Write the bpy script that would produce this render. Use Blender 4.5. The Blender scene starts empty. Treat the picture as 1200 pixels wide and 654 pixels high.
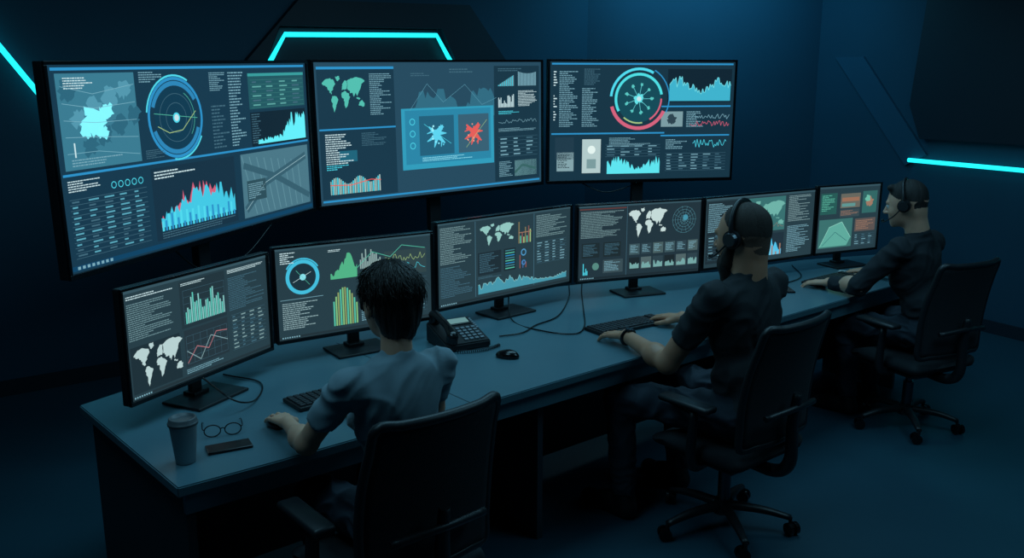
import bpy, bmesh, math, random
import numpy as np
from mathutils import Vector, Matrix, noise
random.seed(7)
SC=bpy.context.scene
COL=SC.collection
SC.view_settings.view_transform='Standard'
# ------------------------------------------------------------------ materials
def s2l(c):
    c=c/255.
    return c/12.92 if c<=.04045 else ((c+.055)/1.055)**2.4
def rgb(r,g,b): return (s2l(r),s2l(g),s2l(b),1)
def mat(name,col,rough=.5,metal=0.,bump=0.,bscale=60.,var=0.,vscale=4.,spec=.5,stretch=(1,1,1),detail=4,sss=0.):
    m=bpy.data.materials.new(name);m.use_nodes=True
    nt=m.node_tree;b=nt.nodes['Principled BSDF']
    b.inputs['Base Color'].default_value=col
    b.inputs['Roughness'].default_value=rough
    b.inputs['Metallic'].default_value=metal
    b.inputs['Specular IOR Level'].default_value=spec
    if sss>0:
        b.inputs['Subsurface Weight'].default_value=sss;b.inputs['Subsurface Radius'].default_value=(1,.35,.2);b.inputs['Subsurface Scale'].default_value=.008
    tc=nt.nodes.new('ShaderNodeTexCoord');mp=nt.nodes.new('ShaderNodeMapping')
    mp.inputs['Scale'].default_value=stretch
    nt.links.new(tc.outputs['Object'],mp.inputs['Vector'])
    if var>0:
        n=nt.nodes.new('ShaderNodeTexNoise');n.inputs['Scale'].default_value=vscale;n.inputs['Detail'].default_value=detail
        nt.links.new(mp.outputs[0],n.inputs['Vector'])
        mx=nt.nodes.new('ShaderNodeMix');mx.data_type='RGBA'
        mx.inputs[6].default_value=tuple(max(0,c*(1-var)) for c in col[:3])+(1,)
        mx.inputs[7].default_value=tuple(min(1,c*(1+var)) for c in col[:3])+(1,)
        nt.links.new(n.outputs['Fac'],mx.inputs[0]);nt.links.new(mx.outputs[2],b.inputs['Base Color'])
    if bump>0:
        n2=nt.nodes.new('ShaderNodeTexNoise');n2.inputs['Scale'].default_value=bscale;n2.inputs['Detail'].default_value=3
        nt.links.new(mp.outputs[0],n2.inputs['Vector'])
        bp=nt.nodes.new('ShaderNodeBump');bp.inputs['Strength'].default_value=bump;bp.inputs['Distance'].default_value=.004
        nt.links.new(n2.outputs['Fac'],bp.inputs['Height']);nt.links.new(bp.outputs[0],b.inputs['Normal'])
    return m
_em={}
def emat(r,g,b,st=1.28):
    k=(r,g,b,st)
    if k not in _em:
        m=bpy.data.materials.new('screen_%d_%d_%d'%(r,g,b));m.use_nodes=True
        p=m.node_tree.nodes['Principled BSDF']
        p.inputs['Base Color'].default_value=(.004,.006,.008,1);p.inputs['Roughness'].default_value=.35
        p.inputs['Specular IOR Level'].default_value=.2
        p.inputs['Emission Color'].default_value=rgb(r,g,b);p.inputs['Emission Strength'].default_value=st
        _em[k]=m
    return _em[k]
M_wall=mat('wall_paint_navy',rgb(24,68,88),.75,var=.18,vscale=1.2,bump=.15,bscale=40)
M_walldark=mat('wall_panel_dark',rgb(14,32,44),.6,var=.15,vscale=2)
M_floor=mat('floor_vinyl',rgb(34,68,82),.42,var=.2,vscale=1.5,bump=.08,bscale=30,spec=.4)
M_ceil=mat('ceiling_dark',rgb(25,35,45),.9,var=.1)
M_desk=mat('desk_laminate',rgb(80,113,124),.34,var=.08,vscale=6,bump=.04,bscale=120)
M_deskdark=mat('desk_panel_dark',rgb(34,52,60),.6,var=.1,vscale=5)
M_plastic=mat('black_plastic',rgb(22,24,27),.45,bump=.05,bscale=200)
M_glossy=mat('black_gloss',rgb(14,15,18),.2)
M_key=mat('key_plastic',rgb(38,41,46),.5)
M_fabric=mat('chair_fabric',rgb(27,33,38),.9,bump=.3,bscale=350,var=.15,vscale=30)
M_chairpl=mat('chair_plastic',rgb(25,29,33),.45,bump=.05,bscale=150)
M_metal=mat('brushed_metal',rgb(90,95,100),.35,metal=1.,bump=.05,bscale=300)
M_skin=mat('skin',rgb(205,156,130),.5,var=.12,vscale=25,bump=.04,bscale=180,sss=.25)
M_skin2=mat('skin_tan',rgb(186,134,106),.5,var=.12,vscale=25,bump=.04,bscale=180,sss=.25)
M_lip=mat('lips',rgb(150,90,80),.45)
M_eye=mat('eye',rgb(190,190,190),.2)
M_hair=mat('dark_hair',rgb(38,29,25),.45,bump=.8,bscale=90,var=.3,vscale=60,stretch=(3,3,.5))
M_buzz=mat('buzzed_hair',rgb(52,42,37),.8,bump=.6,bscale=400,var=.35,vscale=140)
M_short=mat('short_hair',rgb(28,23,21),.7,bump=.6,bscale=400,var=.3,vscale=120)
M_fade=mat('hair_fade',rgb(96,72,60),.75,bump=.3,bscale=400,var=.35,vscale=160)
M_tee=mat('grey_tshirt',rgb(128,150,160),.85,bump=.12,bscale=400,var=.10,vscale=10)
M_black=mat('black_shirt',rgb(28,33,38),.85,bump=.12,bscale=400,var=.12,vscale=10)
M_sweater=mat('dark_sweater',rgb(27,33,39),.9,bump=.3,bscale=300,var=.12,vscale=10)
M_jeans=mat('dark_jeans',rgb(30,42,54),.85,bump=.2,bscale=400,var=.2,vscale=12)
M_shoe=mat('shoe_leather',rgb(20,20,22),.5)
M_cup=mat('paper_cup',rgb(168,176,180),.6,var=.05,vscale=20)
M_lid=mat('cup_lid',rgb(84,90,94),.4)
M_paper=mat('paper',rgb(190,200,205),.7,var=.03)
M_led=bpy.data.materials.new('led_tube');M_led.use_nodes=True
_p=M_led.node_tree.nodes['Principled BSDF'];_p.inputs['Emission Color'].default_value=(.010,.60,.70,1);_p.inputs['Emission Strength'].default_value=2.2;_p.inputs['Base Color'].default_value=(.1,.5,.55,1)
# ------------------------------------------------------------------ helpers
def empty(name,loc=(0,0,0),rot=(0,0,0)):
    o=bpy.data.objects.new(name,None);COL.objects.link(o);o.location=loc;o.rotation_euler=rot;o.empty_display_size=.1;return o
def link(name,me,mats,parent=None,smooth=False):
    o=bpy.data.objects.new(name,me);COL.objects.link(o)
    for m in (mats if isinstance(mats,(list,tuple)) else [mats]): me.materials.append(m)
    if parent: o.parent=parent
    if smooth:
        for p in me.polygons:p.use_smooth=True
    return o
def fbm(name,bm,m,parent=None,smooth=False):
    bmesh.ops.recalc_face_normals(bm,faces=bm.faces[:])
    me=bpy.data.meshes.new(name);bm.to_mesh(me);bm.free();return link(name,me,m,parent,smooth)
def addbox(bm,size,loc,rot=None,taper=None,bev=0,mi=0):
    g=bmesh.ops.create_cube(bm,size=1.0);vs=g['verts']
    for v in vs:
        t=1
        if taper and v.co.z>0:t=taper
        v.co=Vector((v.co.x*size[0]*t,v.co.y*size[1]*t,v.co.z*size[2]))
    fs=list({f for v in vs for f in v.link_faces})
    for f in fs:f.material_index=mi
    if bev>0:
        es=list({e for v in vs for e in v.link_edges})
        r=bmesh.ops.bevel(bm,geom=es,offset=bev,segments=2,affect='EDGES',profile=.5)
        vs=list({v for f in r['faces'] for v in f.verts}|{v for v in vs if v.is_valid})
        for f in r['faces']:f.material_index=mi
    M=Matrix.Translation(loc)@(rot.to_4x4() if rot else Matrix.Identity(4))
    bmesh.ops.transform(bm,matrix=M,verts=vs)
    return vs
def box(name,size,loc,m,parent=None,rot=None,bev=.004,taper=None):
    bm=bmesh.new();addbox(bm,size,loc,rot,taper,bev);return fbm(name,bm,m,parent)
def addcyl(bm,r1,r2,h,loc,rot=None,seg=24,mi=0):
    g=bmesh.ops.create_cone(bm,cap_ends=True,segments=seg,radius1=r1,radius2=r2,depth=h)
    for v in g['verts']:
        for f in v.link_faces:f.material_index=mi
    M=Matrix.Translation(loc)@(rot.to_4x4() if rot else Matrix.Identity(4))
    bmesh.ops.transform(bm,matrix=M,verts=g['verts'])
def RX(a):return Matrix.Rotation(math.radians(a),3,'X')
def RY(a):return Matrix.Rotation(math.radians(a),3,'Y')
def RZ(a):return Matrix.Rotation(math.radians(a),3,'Z')
def addtube(bm,pts,r,seg=8,closed=False,mi=0,sub=6,rr=None,flat=1.0):
    P=[Vector(p) for p in pts];n=len(P)
    if sub>1:
        Q=[];R=[]
        m=n if closed else n-1
        for i in range(m):
            p1=P[i];p2=P[(i+1)%n]
            p0=P[(i-1)%n] if (closed or i>0) else p1*2-p2
            p3=P[(i+2)%n] if (closed or i<n-2) else p2*2-p1
            for k in range(sub):
                t=k/sub
                Q.append(.5*((2*p1)+(p2-p0)*t+(2*p0-5*p1+4*p2-p3)*t*t+(3*p1-p0-3*p2+p3)*t**3))
                if rr:R.append(rr[i]*(1-t)+rr[(i+1)%n]*t)
        if not closed:
            Q.append(P[-1])
            if rr:R.append(rr[-1])
        P=Q;rr=R if rr else None
    n=len(P);rings=[];up=None
    for i,p in enumerate(P):
        a=P[(i+1)%n] if (closed or i<n-1) else P[i];b=P[(i-1)%n] if (closed or i>0) else P[i]
        t=(a-b)
        t=t.normalized() if t.length>1e-9 else Vector((0,0,1))
        if up is None: up=Vector((0,0,1)) if abs(t.z)<.9 else Vector((1,0,0))
        x=t.cross(up);
        if x.length<1e-6:x=t.orthogonal()
        x.normalize();up=x.cross(t).normalized()
        q=rr[i] if rr else r
        rings.append([bm.verts.new(p+x*math.cos(2*math.pi*k/seg)*q+up*math.sin(2*math.pi*k/seg)*q*flat) for k in range(seg)])
    for i in range(n if closed else n-1):
        A=rings[i];B=rings[(i+1)%n]
        for k in range(seg):
            f=bm.faces.new((A[k],A[(k+1)%seg],B[(k+1)%seg],B[k]));f.material_index=mi;f.smooth=True
    if not closed:
        bm.faces.new(rings[0][::-1]).material_index=mi;bm.faces.new(rings[-1]).material_index=mi
def tube(name,pts,r,m,parent=None,**k):
    bm=bmesh.new();addtube(bm,pts,r,**k);return fbm(name,bm,m,parent)
def prism(name,poly,z0,z1,m,parent=None,bev=0):
    bm=bmesh.new()
    f=bm.faces.new([bm.verts.new((x,y,z0)) for x,y in poly])
    r=bmesh.ops.extrude_face_region(bm,geom=[f])
    for v in [g for g in r['geom'] if isinstance(g,bmesh.types.BMVert)]:v.co.z=z1
    if bev>0: bmesh.ops.bevel(bm,geom=bm.edges[:],offset=bev,segments=2,affect='EDGES')
    return fbm(name,bm,m,parent)
# ------------------------------------------------------------------ room
HT=3.2
WL=lambda t:(-3.23+.809*t,5.358+.588*t)
WR=lambda t:(3.706-.504*t,6.95+.864*t)
A=WL(-3);B=(.666,8.19);C=(2.817,8.473);D=WR(-4)
E=(5.72,-2.2);F=(-5.66,-2.2)
def wallseg(name,p,q,base=None):
    p=Vector(p);q=Vector(q);d=(q-p).normalized();n=Vector((-d.y,d.x)) # outward (left of p->q)
    P=[p,q,q+n*.12,p+n*.12]
    prism(name,[(v.x,v.y) for v in P],0,HT,M_wall)
    if base:
        P=[p,q,q-n*.015,p-n*.015]
        prism(base,[(v.x,v.y) for v in P],0.001,.10,M_walldark)
wallseg('wall_left',A,B,'baseboard_left')
wallseg('wall_back',B,C,'baseboard_back')
wallseg('wall_right',C,D,'baseboard_right')
wallseg('wall_east',D,E);wallseg('wall_south',E,F);wallseg('wall_west',F,A)
prism('floor',[A,B,C,D,E,F][::-1],-.1,0,M_floor)
prism('ceiling',[A,B,C,D,E,F][::-1],HT,HT+.1,M_ceil)
def wallpanel(name,W,dirv,nrm,poly,o0,o1,m):
    bm=bmesh.new();a=[];b=[]
    for t,z in poly:
        x,y=W(t)
        a.append(bm.verts.new((x+nrm[0]*o0,y+nrm[1]*o0,z)));b.append(bm.verts.new((x+nrm[0]*o1,y+nrm[1]*o1,z)))
    bm.faces.new(a);bm.faces.new(b[::-1]);n=len(a)
    for i in range(n):bm.faces.new((a[i],a[(i+1)%n],b[(i+1)%n],b[i]))
    return fbm(name,bm,m)
NL=(.588,-.809);NR=(-.864,-.504)
wallpanel('trim_1',WL,None,NL,[(1.3,1.6),(1.72,2.10),(2.10,2.50),(3.53,2.53),(3.89,2.10),(4.2,1.6),(3.75,1.6),(3.40,2.08),(3.27,2.34),(1.95,2.32),(1.84,2.08),(1.6,1.6)],0,.07,M_walldark)
wallpanel('trim_2',WL,None,NL,[(1.62,1.6),(1.86,2.07),(1.97,2.31),(3.25,2.33),(3.38,2.07),(3.7,1.6)],0,.015,M_walldark)
wallpanel('trim_3',WL,None,NL,[(-3,2.75),(-3,1.2),(-.6,1.2),(-.1,1.95),(-.75,2.75)],0,.04,M_walldark)
wallpanel('trim_4',WR,None,NR,[(.60,1.48),(.72,1.75),(.60,3.15),(-3.2,3.15),(-3.2,1.48)],0,.07,M_walldark)
wallpanel('trim_5',WR,None,NR,[(1.55,2.15),(1.25,2.15),(.55,1.35),(.74,1.25)],0,.03,mat('wall_accent_blue',rgb(32,76,98),.7,var=.1))
def led(name,W,nrm,pts,off):
    P=[]
    for t,z in pts:
        x,y=W(t);P.append((x+nrm[0]*off,y+nrm[1]*off,z))
    bm=bmesh.new();addtube(bm,P,.017,seg=8,sub=1)
    return fbm(name,bm,M_led)
led('led_strip_light',WL,NL,[(-.35,3.02),(.4786,1.754),(.9,1.75)],.06)
led('led_strip_light',WL,NL,[(1.62,1.70),(1.885,2.10),(1.988,2.262),(3.225,2.290),(3.324,2.135),(3.6,1.75)],.06)
led('led_strip_light',WR,NR,[(.6875,1.30),(-3.4,1.28)],.06)
# ------------------------------------------------------------------ desk
desk=empty('control_desk')
front=[(-1.008,2.499),(-.744,2.705),(-.033,3.297),(.384,3.655),(1.834,4.857),(2.75,5.62)]
back=[(2.70,6.25),(2.0,6.02),(1.3,5.62),(.6,5.36),(-.1,5.02),(-.75,4.45),(-1.25,3.85),(-1.636,3.203)]
prism('desktop',front+back,.715,.75,M_desk,desk,bev=.004)
def vpanel(name,p,q,z0,z1,th,m,parent):
    p=Vector(p);q=Vector(q);d=(q-p).normalized();n=Vector((-d.y,d.x))*th/2
    return prism(name,[tuple(p-n),tuple(q-n),tuple(q+n),tuple(p+n)],z0,z1,m,parent)
R2=Vector((.769,.639));F2=Vector((-.639,.769))
off=F2*.04
vpanel('front_rail',Vector(front[0])+off+R2*.03,Vector(front[4])+off+R2*.9,.64,.714,.022,M_desk,desk)
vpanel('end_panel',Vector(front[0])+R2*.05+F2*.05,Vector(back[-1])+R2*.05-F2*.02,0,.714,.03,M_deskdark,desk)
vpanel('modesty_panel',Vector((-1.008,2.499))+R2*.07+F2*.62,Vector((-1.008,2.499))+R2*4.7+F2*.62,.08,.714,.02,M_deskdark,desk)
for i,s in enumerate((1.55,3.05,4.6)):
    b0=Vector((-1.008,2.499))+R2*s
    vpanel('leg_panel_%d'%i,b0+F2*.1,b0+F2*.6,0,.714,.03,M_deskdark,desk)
vpanel('seam',Vector((-.15,3.22))+F2*.0,Vector((-.15,3.22))+F2*1.05,.7502,.7508,.004,M_deskdark,desk)
# ------------------------------------------------------------------ UI drawing
NAV=[[(.05,.2),(.12,.12),(.22,.1),(.3,.14),(.33,.22),(.28,.3),(.27,.36),(.23,.4),(.24,.46),(.2,.43),(.17,.36),(.13,.28),(.07,.26)],
[(.33,.06),(.41,.05),(.42,.12),(.37,.17),(.34,.12)],
[(.25,.5),(.31,.5),(.37,.58),(.34,.68),(.31,.78),(.28,.9),(.26,.8),(.25,.68),(.23,.58)],
[(.46,.42),(.53,.4),(.58,.44),(.63,.53),(.59,.62),(.56,.75),(.52,.8),(.5,.68),(.49,.58),(.45,.53),(.44,.47)],
[(.46,.3),(.48,.22),(.53,.14),(.57,.16),(.57,.28),(.55,.36),(.5,.36),(.46,.37)],
[(.575,.16),(.66,.1),(.78,.08),(.92,.13),(.95,.18),(.88,.24),(.86,.34),(.82,.42),(.78,.52),(.75,.44),(.71,.54),(.68,.44),(.63,.44),(.6,.38),(.575,.34)],
[(.82,.66),(.88,.62),(.93,.68),(.92,.77),(.85,.76),(.81,.74)],[(.76,.55),(.84,.57),(.83,.6),(.77,.58)]]
BG=(24,48,64);PAN=(34,66,84);CY=(72,196,214);TXT=(108,152,166);DIM=(58,94,110);WH=(180,206,210);BL=(40,130,180);GR=(76,172,148);PK=(190,88,112);YL=(150,180,118);OR=(142,108,90);DK=(14,32,44);RD=(205,80,74)
class UI:
    def __init__(s,W,H):
        s.W=W;s.H=H;s.asp=W/H;s.v=[];s.f=[];s.m=[];s.mats=[];s.mi={}
    def col(s,c):
        if c not in s.mi:s.mi[c]=len(s.mats);s.mats.append(emat(*c))
        return s.mi[c]
    def poly(s,pts,c,l=1):
        b=len(s.v)
        for x,y in pts:s.v.append((x*s.W-s.W/2,-.0007*l,s.H*(1-y)))
        s.f.append(tuple(range(b,b+len(pts))));s.m.append(s.col(c))
    def rect(s,x0,y0,x1,y1,c,l=1):s.poly([(x0,y1),(x1,y1),(x1,y0),(x0,y0)],c,l)
    def line(s,pts,w,c,l=3):
        for a,b in zip(pts,pts[1:]):
            dx=(b[0]-a[0])*s.asp;dy=b[1]-a[1];L=math.hypot(dx,dy) or 1
            nx=-dy/L*w/2/s.asp;ny=dx/L*w/2
            s.poly([(a[0]+nx,a[1]+ny),(b[0]+nx,b[1]+ny),(b[0]-nx,b[1]-ny),(a[0]-nx,a[1]-ny)],c,l)
    def ring(s,cx,cy,r0,r1,c,a0=0,a1=360,l=2,n=48):
        k=max(2,int(n*abs(a1-a0)/360))
        for i in range(k):
            t0=math.radians(a0+(a1-a0)*i/k);t1=math.radians(a0+(a1-a0)*(i+1)/k)
            P=lambda r,t:(cx+r*math.cos(t)/s.asp,cy+r*math.sin(t))
            s.poly([P(r0,t0),P(r1,t0),P(r1,t1),P(r0,t1)],c,l)
    def disc(s,cx,cy,r,c,l=2,n=32):
        s.poly([(cx+r*math.cos(2*math.pi*i/n)/s.asp,cy+r*math.sin(2*math.pi*i/n)) for i in range(n)],c,l)
    def text(s,x0,y0,x1,y1,rows,c=TXT,l=3,fill=.8,h=.42):
        rows=max(rows,int(rows*1.6+.5));dy=(y1-y0)/rows;ch=min(dy*h,.0115)
        for i in range(rows):
            x=x0;end=x0+(x1-x0)*(random.uniform(.35,1) if fill<1 else 1)
            while x<end:
                w=random.uniform(.5,2.6)*ch/s.asp*1.5
                if x+w>x1:break
                s.rect(x,y0+i*dy,x+w,y0+i*dy+ch,c,l);x+=w+ch*.6/s.asp
    def table(s,x0,y0,x1,y1,rows,cols,c=TXT,line=DIM,l=3):
        for i in range(rows+1):
            y=y0+(y1-y0)*i/rows;s.rect(x0,y,x1,y+.0022,line,l-1)
        for i in range(rows):
            for j in range(cols):
                xa=x0+(x1-x0)*(j+.12)/cols;w=(x1-x0)/cols*random.uniform(.25,.65);ya=y0+(y1-y0)*(i+.35)/rows
                s.rect(xa,ya,xa+w,ya+min(.012,(y1-y0)/rows*.3),random.choice([c,c,DIM]),l)
    def bars(s,x0,y0,x1,y1,n,cs,l=3,gap=.35,f=None):
        for i in range(n):
            h=(f(i/n) if f else random.uniform(.2,1));w=(x1-x0)/n
            s.rect(x0+i*w,y1-(y1-y0)*h,x0+i*w+w*(1-gap),y1,cs[i%len(cs)],l)
    def area(s,x0,y0,x1,y1,n,c,l=3,seed=0,peak=None,jag=.5,top=None):
        rnd=random.Random(seed);hs=[]
        for i in range(n+1):
            t=i/n;b=peak(t) if peak else .5
            hs.append(max(.03,min(1,b*(1-jag)+b*jag*2*rnd.random())))
        P=[(x0+(x1-x0)*i/n,y1-(y1-y0)*hs[i]) for i in range(n+1)]
        for a,b in zip(P,P[1:]):s.poly([(a[0],y1),(b[0],y1),b,a],c,l)
        if top:s.line(P,.006,top,l+1)
    def wave(s,x0,y0,x1,y1,n,c,l=3,w=.006,seed=0):
        rnd=random.Random(seed);s.line([(x0+(x1-x0)*i/n,y0+(y1-y0)*rnd.random()) for i in range(n+1)],w,c,l)
    def map(s,x0,y0,x1,y1,c,l=3):
        for P in NAV:
            Q=[]
            for i in range(len(P)):
                a=P[i];b=P[(i+1)%len(P)]
                for k in range(3):
                    t=k/3;j=.010*(random.random()-.5)*(1 if k==0 else 2)
                    Q.append((a[0]*(1-t)+b[0]*t+j,a[1]*(1-t)+b[1]*t-j*1.5))
            s.poly([(x0+(x1-x0)*q[0],y0+(y1-y0)*q[1]) for q in Q],c,l)
    def panel(s,x0,y0,x1,y1,c=PAN,head=None,l=1):
        s.rect(x0,y0,x1,y1,c,l)
        if head:s.rect(x0,y0,x1,y0+.018,head,l+1)
    def grid(s,x0,y0,x1,y1,nx,ny,c=DIM,l=2,w=.0022):
        for i in range(nx+1):s.rect(x0+(x1-x0)*i/nx,y0,x0+(x1-x0)*i/nx+w/s.asp,y1,c,l)
        for i in range(ny+1):s.rect(x0,y0+(y1-y0)*i/ny,x1,y0+(y1-y0)*i/ny+w,c,l)
    def blob(s,cx,cy,r,c,l=4,seed=0,n=22):
        rnd=random.Random(seed)
        s.poly([(cx+r*(.5+.6*rnd.random())*math.cos(2*math.pi*i/n)/s.asp,cy+r*(.5+.6*rnd.random())*math.sin(2*math.pi*i/n)) for i in range(n)],c,l)
    def figure(s,cx,cy,k,c,c2,l,seed):
        rnd=random.Random(seed);P=lambda x,y:(cx+x*k/s.asp,cy+y*k)
        s.blob(*P(0,0),.30*k,c,l,seed);s.blob(*P(.28,-.38),.17*k,c,l,seed+1)
        for a,b,w0,w1 in (((0,-.1),(.25,-.35),.16,.12),((0,0),(-.5,-.45),.16,.03),((0,0),(-.62,.30),.14,.02),((.05,.05),(.50,.42),.15,.03),((0,.1),(-.18,.62),.13,.02),((.1,-.1),(.6,-.08),.12,.02),((-.3,-.2),(-.62,-.1),.05,.02),((.3,.3),(.25,.6),.05,.02)):
            dx=b[0]-a[0];dy=b[1]-a[1];L=math.hypot(dx,dy);nx=-dy/L;ny=dx/L
            s.poly([P(a[0]+nx*w0,a[1]+ny*w0),P(b[0]+nx*w1,b[1]+ny*w1),P(b[0]-nx*w1,b[1]-ny*w1),P(a[0]-nx*w0,a[1]-ny*w0)],c,l)
        for i in range(14):s.blob(*P(rnd.uniform(-.55,.55),rnd.uniform(-.5,.5)),k*rnd.uniform(.03,.08),rnd.choice([c,c2]),l+1,seed+i,8)
    def taskbar(s,c=(14,60,90)):
        s.rect(.005,.965,.995,.99,c,2)
        for i in range(8):s.rect(.02+i*.014,.97,.028+i*.014,.985,TXT,3)
    def build(s,parent):
        me=bpy.data.meshes.new('screen_content');me.from_pydata(s.v,[],s.f);me.update()
        o=link('screen_content',me,s.mats,parent)
        me.polygons.foreach_set('material_index',s.m);me.update();return o
pk=lambda c,w:(lambda t:.15+.8*math.exp(-((t-c)/w)**2))
def ui_B1(u):
    u.rect(0,0,1,1,(20,50,68),0)
    u.rect(.01,.012,.99,.026,BL,2)
    u.panel(.02,.04,.255,.50,(52,110,130))
    for i in range(9):u.blob(.05+.024*i,.12+.045*(i*3%7),.06,(74,136,156) if i%2 else (40,92,112),2,seed=i)
    u.blob(.12,.27,.09,(120,225,235),3,seed=12);u.blob(.16,.23,.05,(120,225,235),3,seed=13);u.blob(.09,.31,.05,(120,225,235),3,seed=14);u.blob(.14,.33,.04,(120,225,235),3,seed=15);u.text(.04,.06,.15,.12,3,WH)
    for i in range(5):u.line([(.03,.1+.08*i),(.12,.14+.07*i),(.25,.1+.09*i)],.0025,(110,160,175),4)
    u.rect(.05,.37,.054,.44,WH,4);u.text(.04,.45,.24,.49,2,TXT,l=4)
    u.text(.27,.04,.35,.10,3,TXT)
    c=(.39,.29)
    u.ring(*c,.205,.222,BL,0,360);u.ring(*c,.175,.2,(40,120,165),200,330);u.ring(*c,.175,.2,(40,120,165),20,160);u.ring(*c,.225,.235,CY,30,100);u.ring(*c,.225,.235,CY,190,300)
    u.disc(*c,.17,(15,52,72),2);u.ring(*c,.13,.133,DIM,l=3);u.ring(*c,.08,.083,DIM,l=3);u.disc(*c,.028,CY,4);u.disc(*c,.018,WH,5)
    u.line([(.32,.33),(.36,.37),(.41,.36),(.465,.26)],.004,YL,4);u.line([(.31,.26),(.47,.30)],.003,GR,4);u.ring(*c,.15,.153,GR,300,400,l=3)
    u.text(.53,.05,.60,.16,6,TXT);u.text(.53,.24,.60,.5,8,DIM);u.text(.61,.05,.68,.5,16,TXT);u.text(.27,.45,.34,.5,3,DIM)
    u.panel(.70,.06,.985,.28,(30,78,86),(50,140,140));u.table(.71,.10,.98,.27,6,4,(84,150,145),(52,110,108))
    u.panel(.70,.30,.985,.52,DK);u.area(.73,.32,.98,.5,50,(90,215,225),3,3,pk(.85,.25),.5);u.text(.705,.31,.75,.5,8,DIM)
    u.rect(.01,.515,.99,.527,BL,2)
    u.text(.02,.55,.13,.61,3,WH);u.table(.02,.64,.26,.93,11,5,(80,150,168))
    for i in range(5):u.ring(.155+.022*i,.60,.014,.018,CY)
    u.panel(.28,.55,.61,.95,(20,44,60));u.text(.29,.57,.45,.62,2,WH)
    u.area(.30,.66,.60,.88,44,PK,3,8,pk(.5,.3),.45);u.area(.30,.69,.60,.88,44,(60,180,205),4,9,pk(.6,.45),.4);u.bars(.30,.80,.60,.9,26,[CY,BL],5);u.text(.30,.91,.60,.95,2,DIM)
    u.panel(.64,.55,.985,.95,(66,106,120))
    for i in range(9):
        u.line([(.645+.035*i,.56+.01*i),(.70+.03*i,.94)],.008,(84,126,138),2)
    u.line([(.65,.90),(.75,.75),(.97,.62)],.05,(48,84,98),3);u.line([(.65,.62),(.80,.72),(.98,.90)],.04,(48,84,98),3);u.line([(.65,.9),(.75,.75),(.97,.62)],.003,(150,185,192),4)
    u.panel(.66,.72,.75,.85,(40,70,80),None,4);u.text(.665,.74,.745,.84,5,TXT,l=5)
    u.taskbar()
def ui_B2(u):
    u.rect(0,0,1,1,(34,66,84),0)
    u.panel(.01,.03,.31,.96,(22,50,66),BL);u.panel(.76,.03,.99,.96,(22,48,62))
    u.map(.02,.08,.20,.38,(74,172,158),3);u.text(.21,.08,.30,.38,14,TXT);u.rect(.01,.46,.31,.472,BL,3)
    u.text(.03,.50,.14,.72,9,WH,fill=.7);u.text(.03,.72,.12,.76,2,CY);u.text(.17,.50,.30,.60,5,DIM);u.rect(.08,.62,.15,.70,(28,90,110),2)
    u.bars(.04,.80,.24,.93,30,[(130,170,165),CY,(160,185,180)],3,f=lambda t:.75+.2*math.sin(t*14));u.line([(.04,.86),(.12,.87),(.20,.84),(.24,.85)],.006,RD,4)
    u.area(.36,.20,.76,.42,44,(44,96,116),1,4,lambda t:.25+.7*abs(math.sin(t*5.2)),.35)
    u.line([(.37,.36),(.45,.16),(.52,.30),(.62,.17),(.70,.33),(.77,.28)],.002,(90,150,170),2)
    u.text(.38,.08,.5,.11,1,DIM);u.text(.55,.05,.66,.09,1,DIM)
    u.panel(.335,.34,.755,.80,(44,140,168),None,2);u.panel(.35,.355,.74,.76,(38,120,150),None,3)
    u.panel(.41,.40,.565,.70,(32,86,110),None,4);u.panel(.585,.40,.73,.70,(50,86,104),None,4)
    u.figure(.487,.55,.15,(84,190,215),(150,225,235),5,3);u.figure(.658,.55,.15,(205,84,80),(225,140,120),5,8)
    u.line([(.62,.66),(.72,.45)],.003,YL,8);u.line([(.43,.46),(.55,.62)],.003,CY,8)
    for i in range(3):u.ring(.38,.44+.09*i,.02,.025,CY,l=5)
    u.text(.42,.715,.72,.75,2,(130,205,220),l=6)
    u.text(.78,.05,.9,.08,1,DIM);u.bars(.78,.09,.86,.19,16,[CY,TXT],3,f=lambda t:.1+.8*t);u.bars(.88,.07,.975,.19,16,[TXT],3,f=lambda t:.95-.5*t*(1-t))
    u.bars(.78,.24,.86,.36,14,[WH],3);u.text(.88,.23,.98,.36,8,WH);u.text(.78,.39,.9,.42,2,CY);u.wave(.78,.46,.975,.49,30,TXT,3,.003,5)
    u.text(.78,.53,.98,.56,2,TXT);u.table(.78,.60,.98,.76,5,3);u.panel(.86,.80,.975,.93,(80,120,126));u.line([(.86,.9),(.9,.84),(.97,.88)],.02,(50,90,90),3);u.text(.78,.80,.85,.93,7,TXT)
    u.rect(.01,.968,.99,.982,BL,3)
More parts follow.
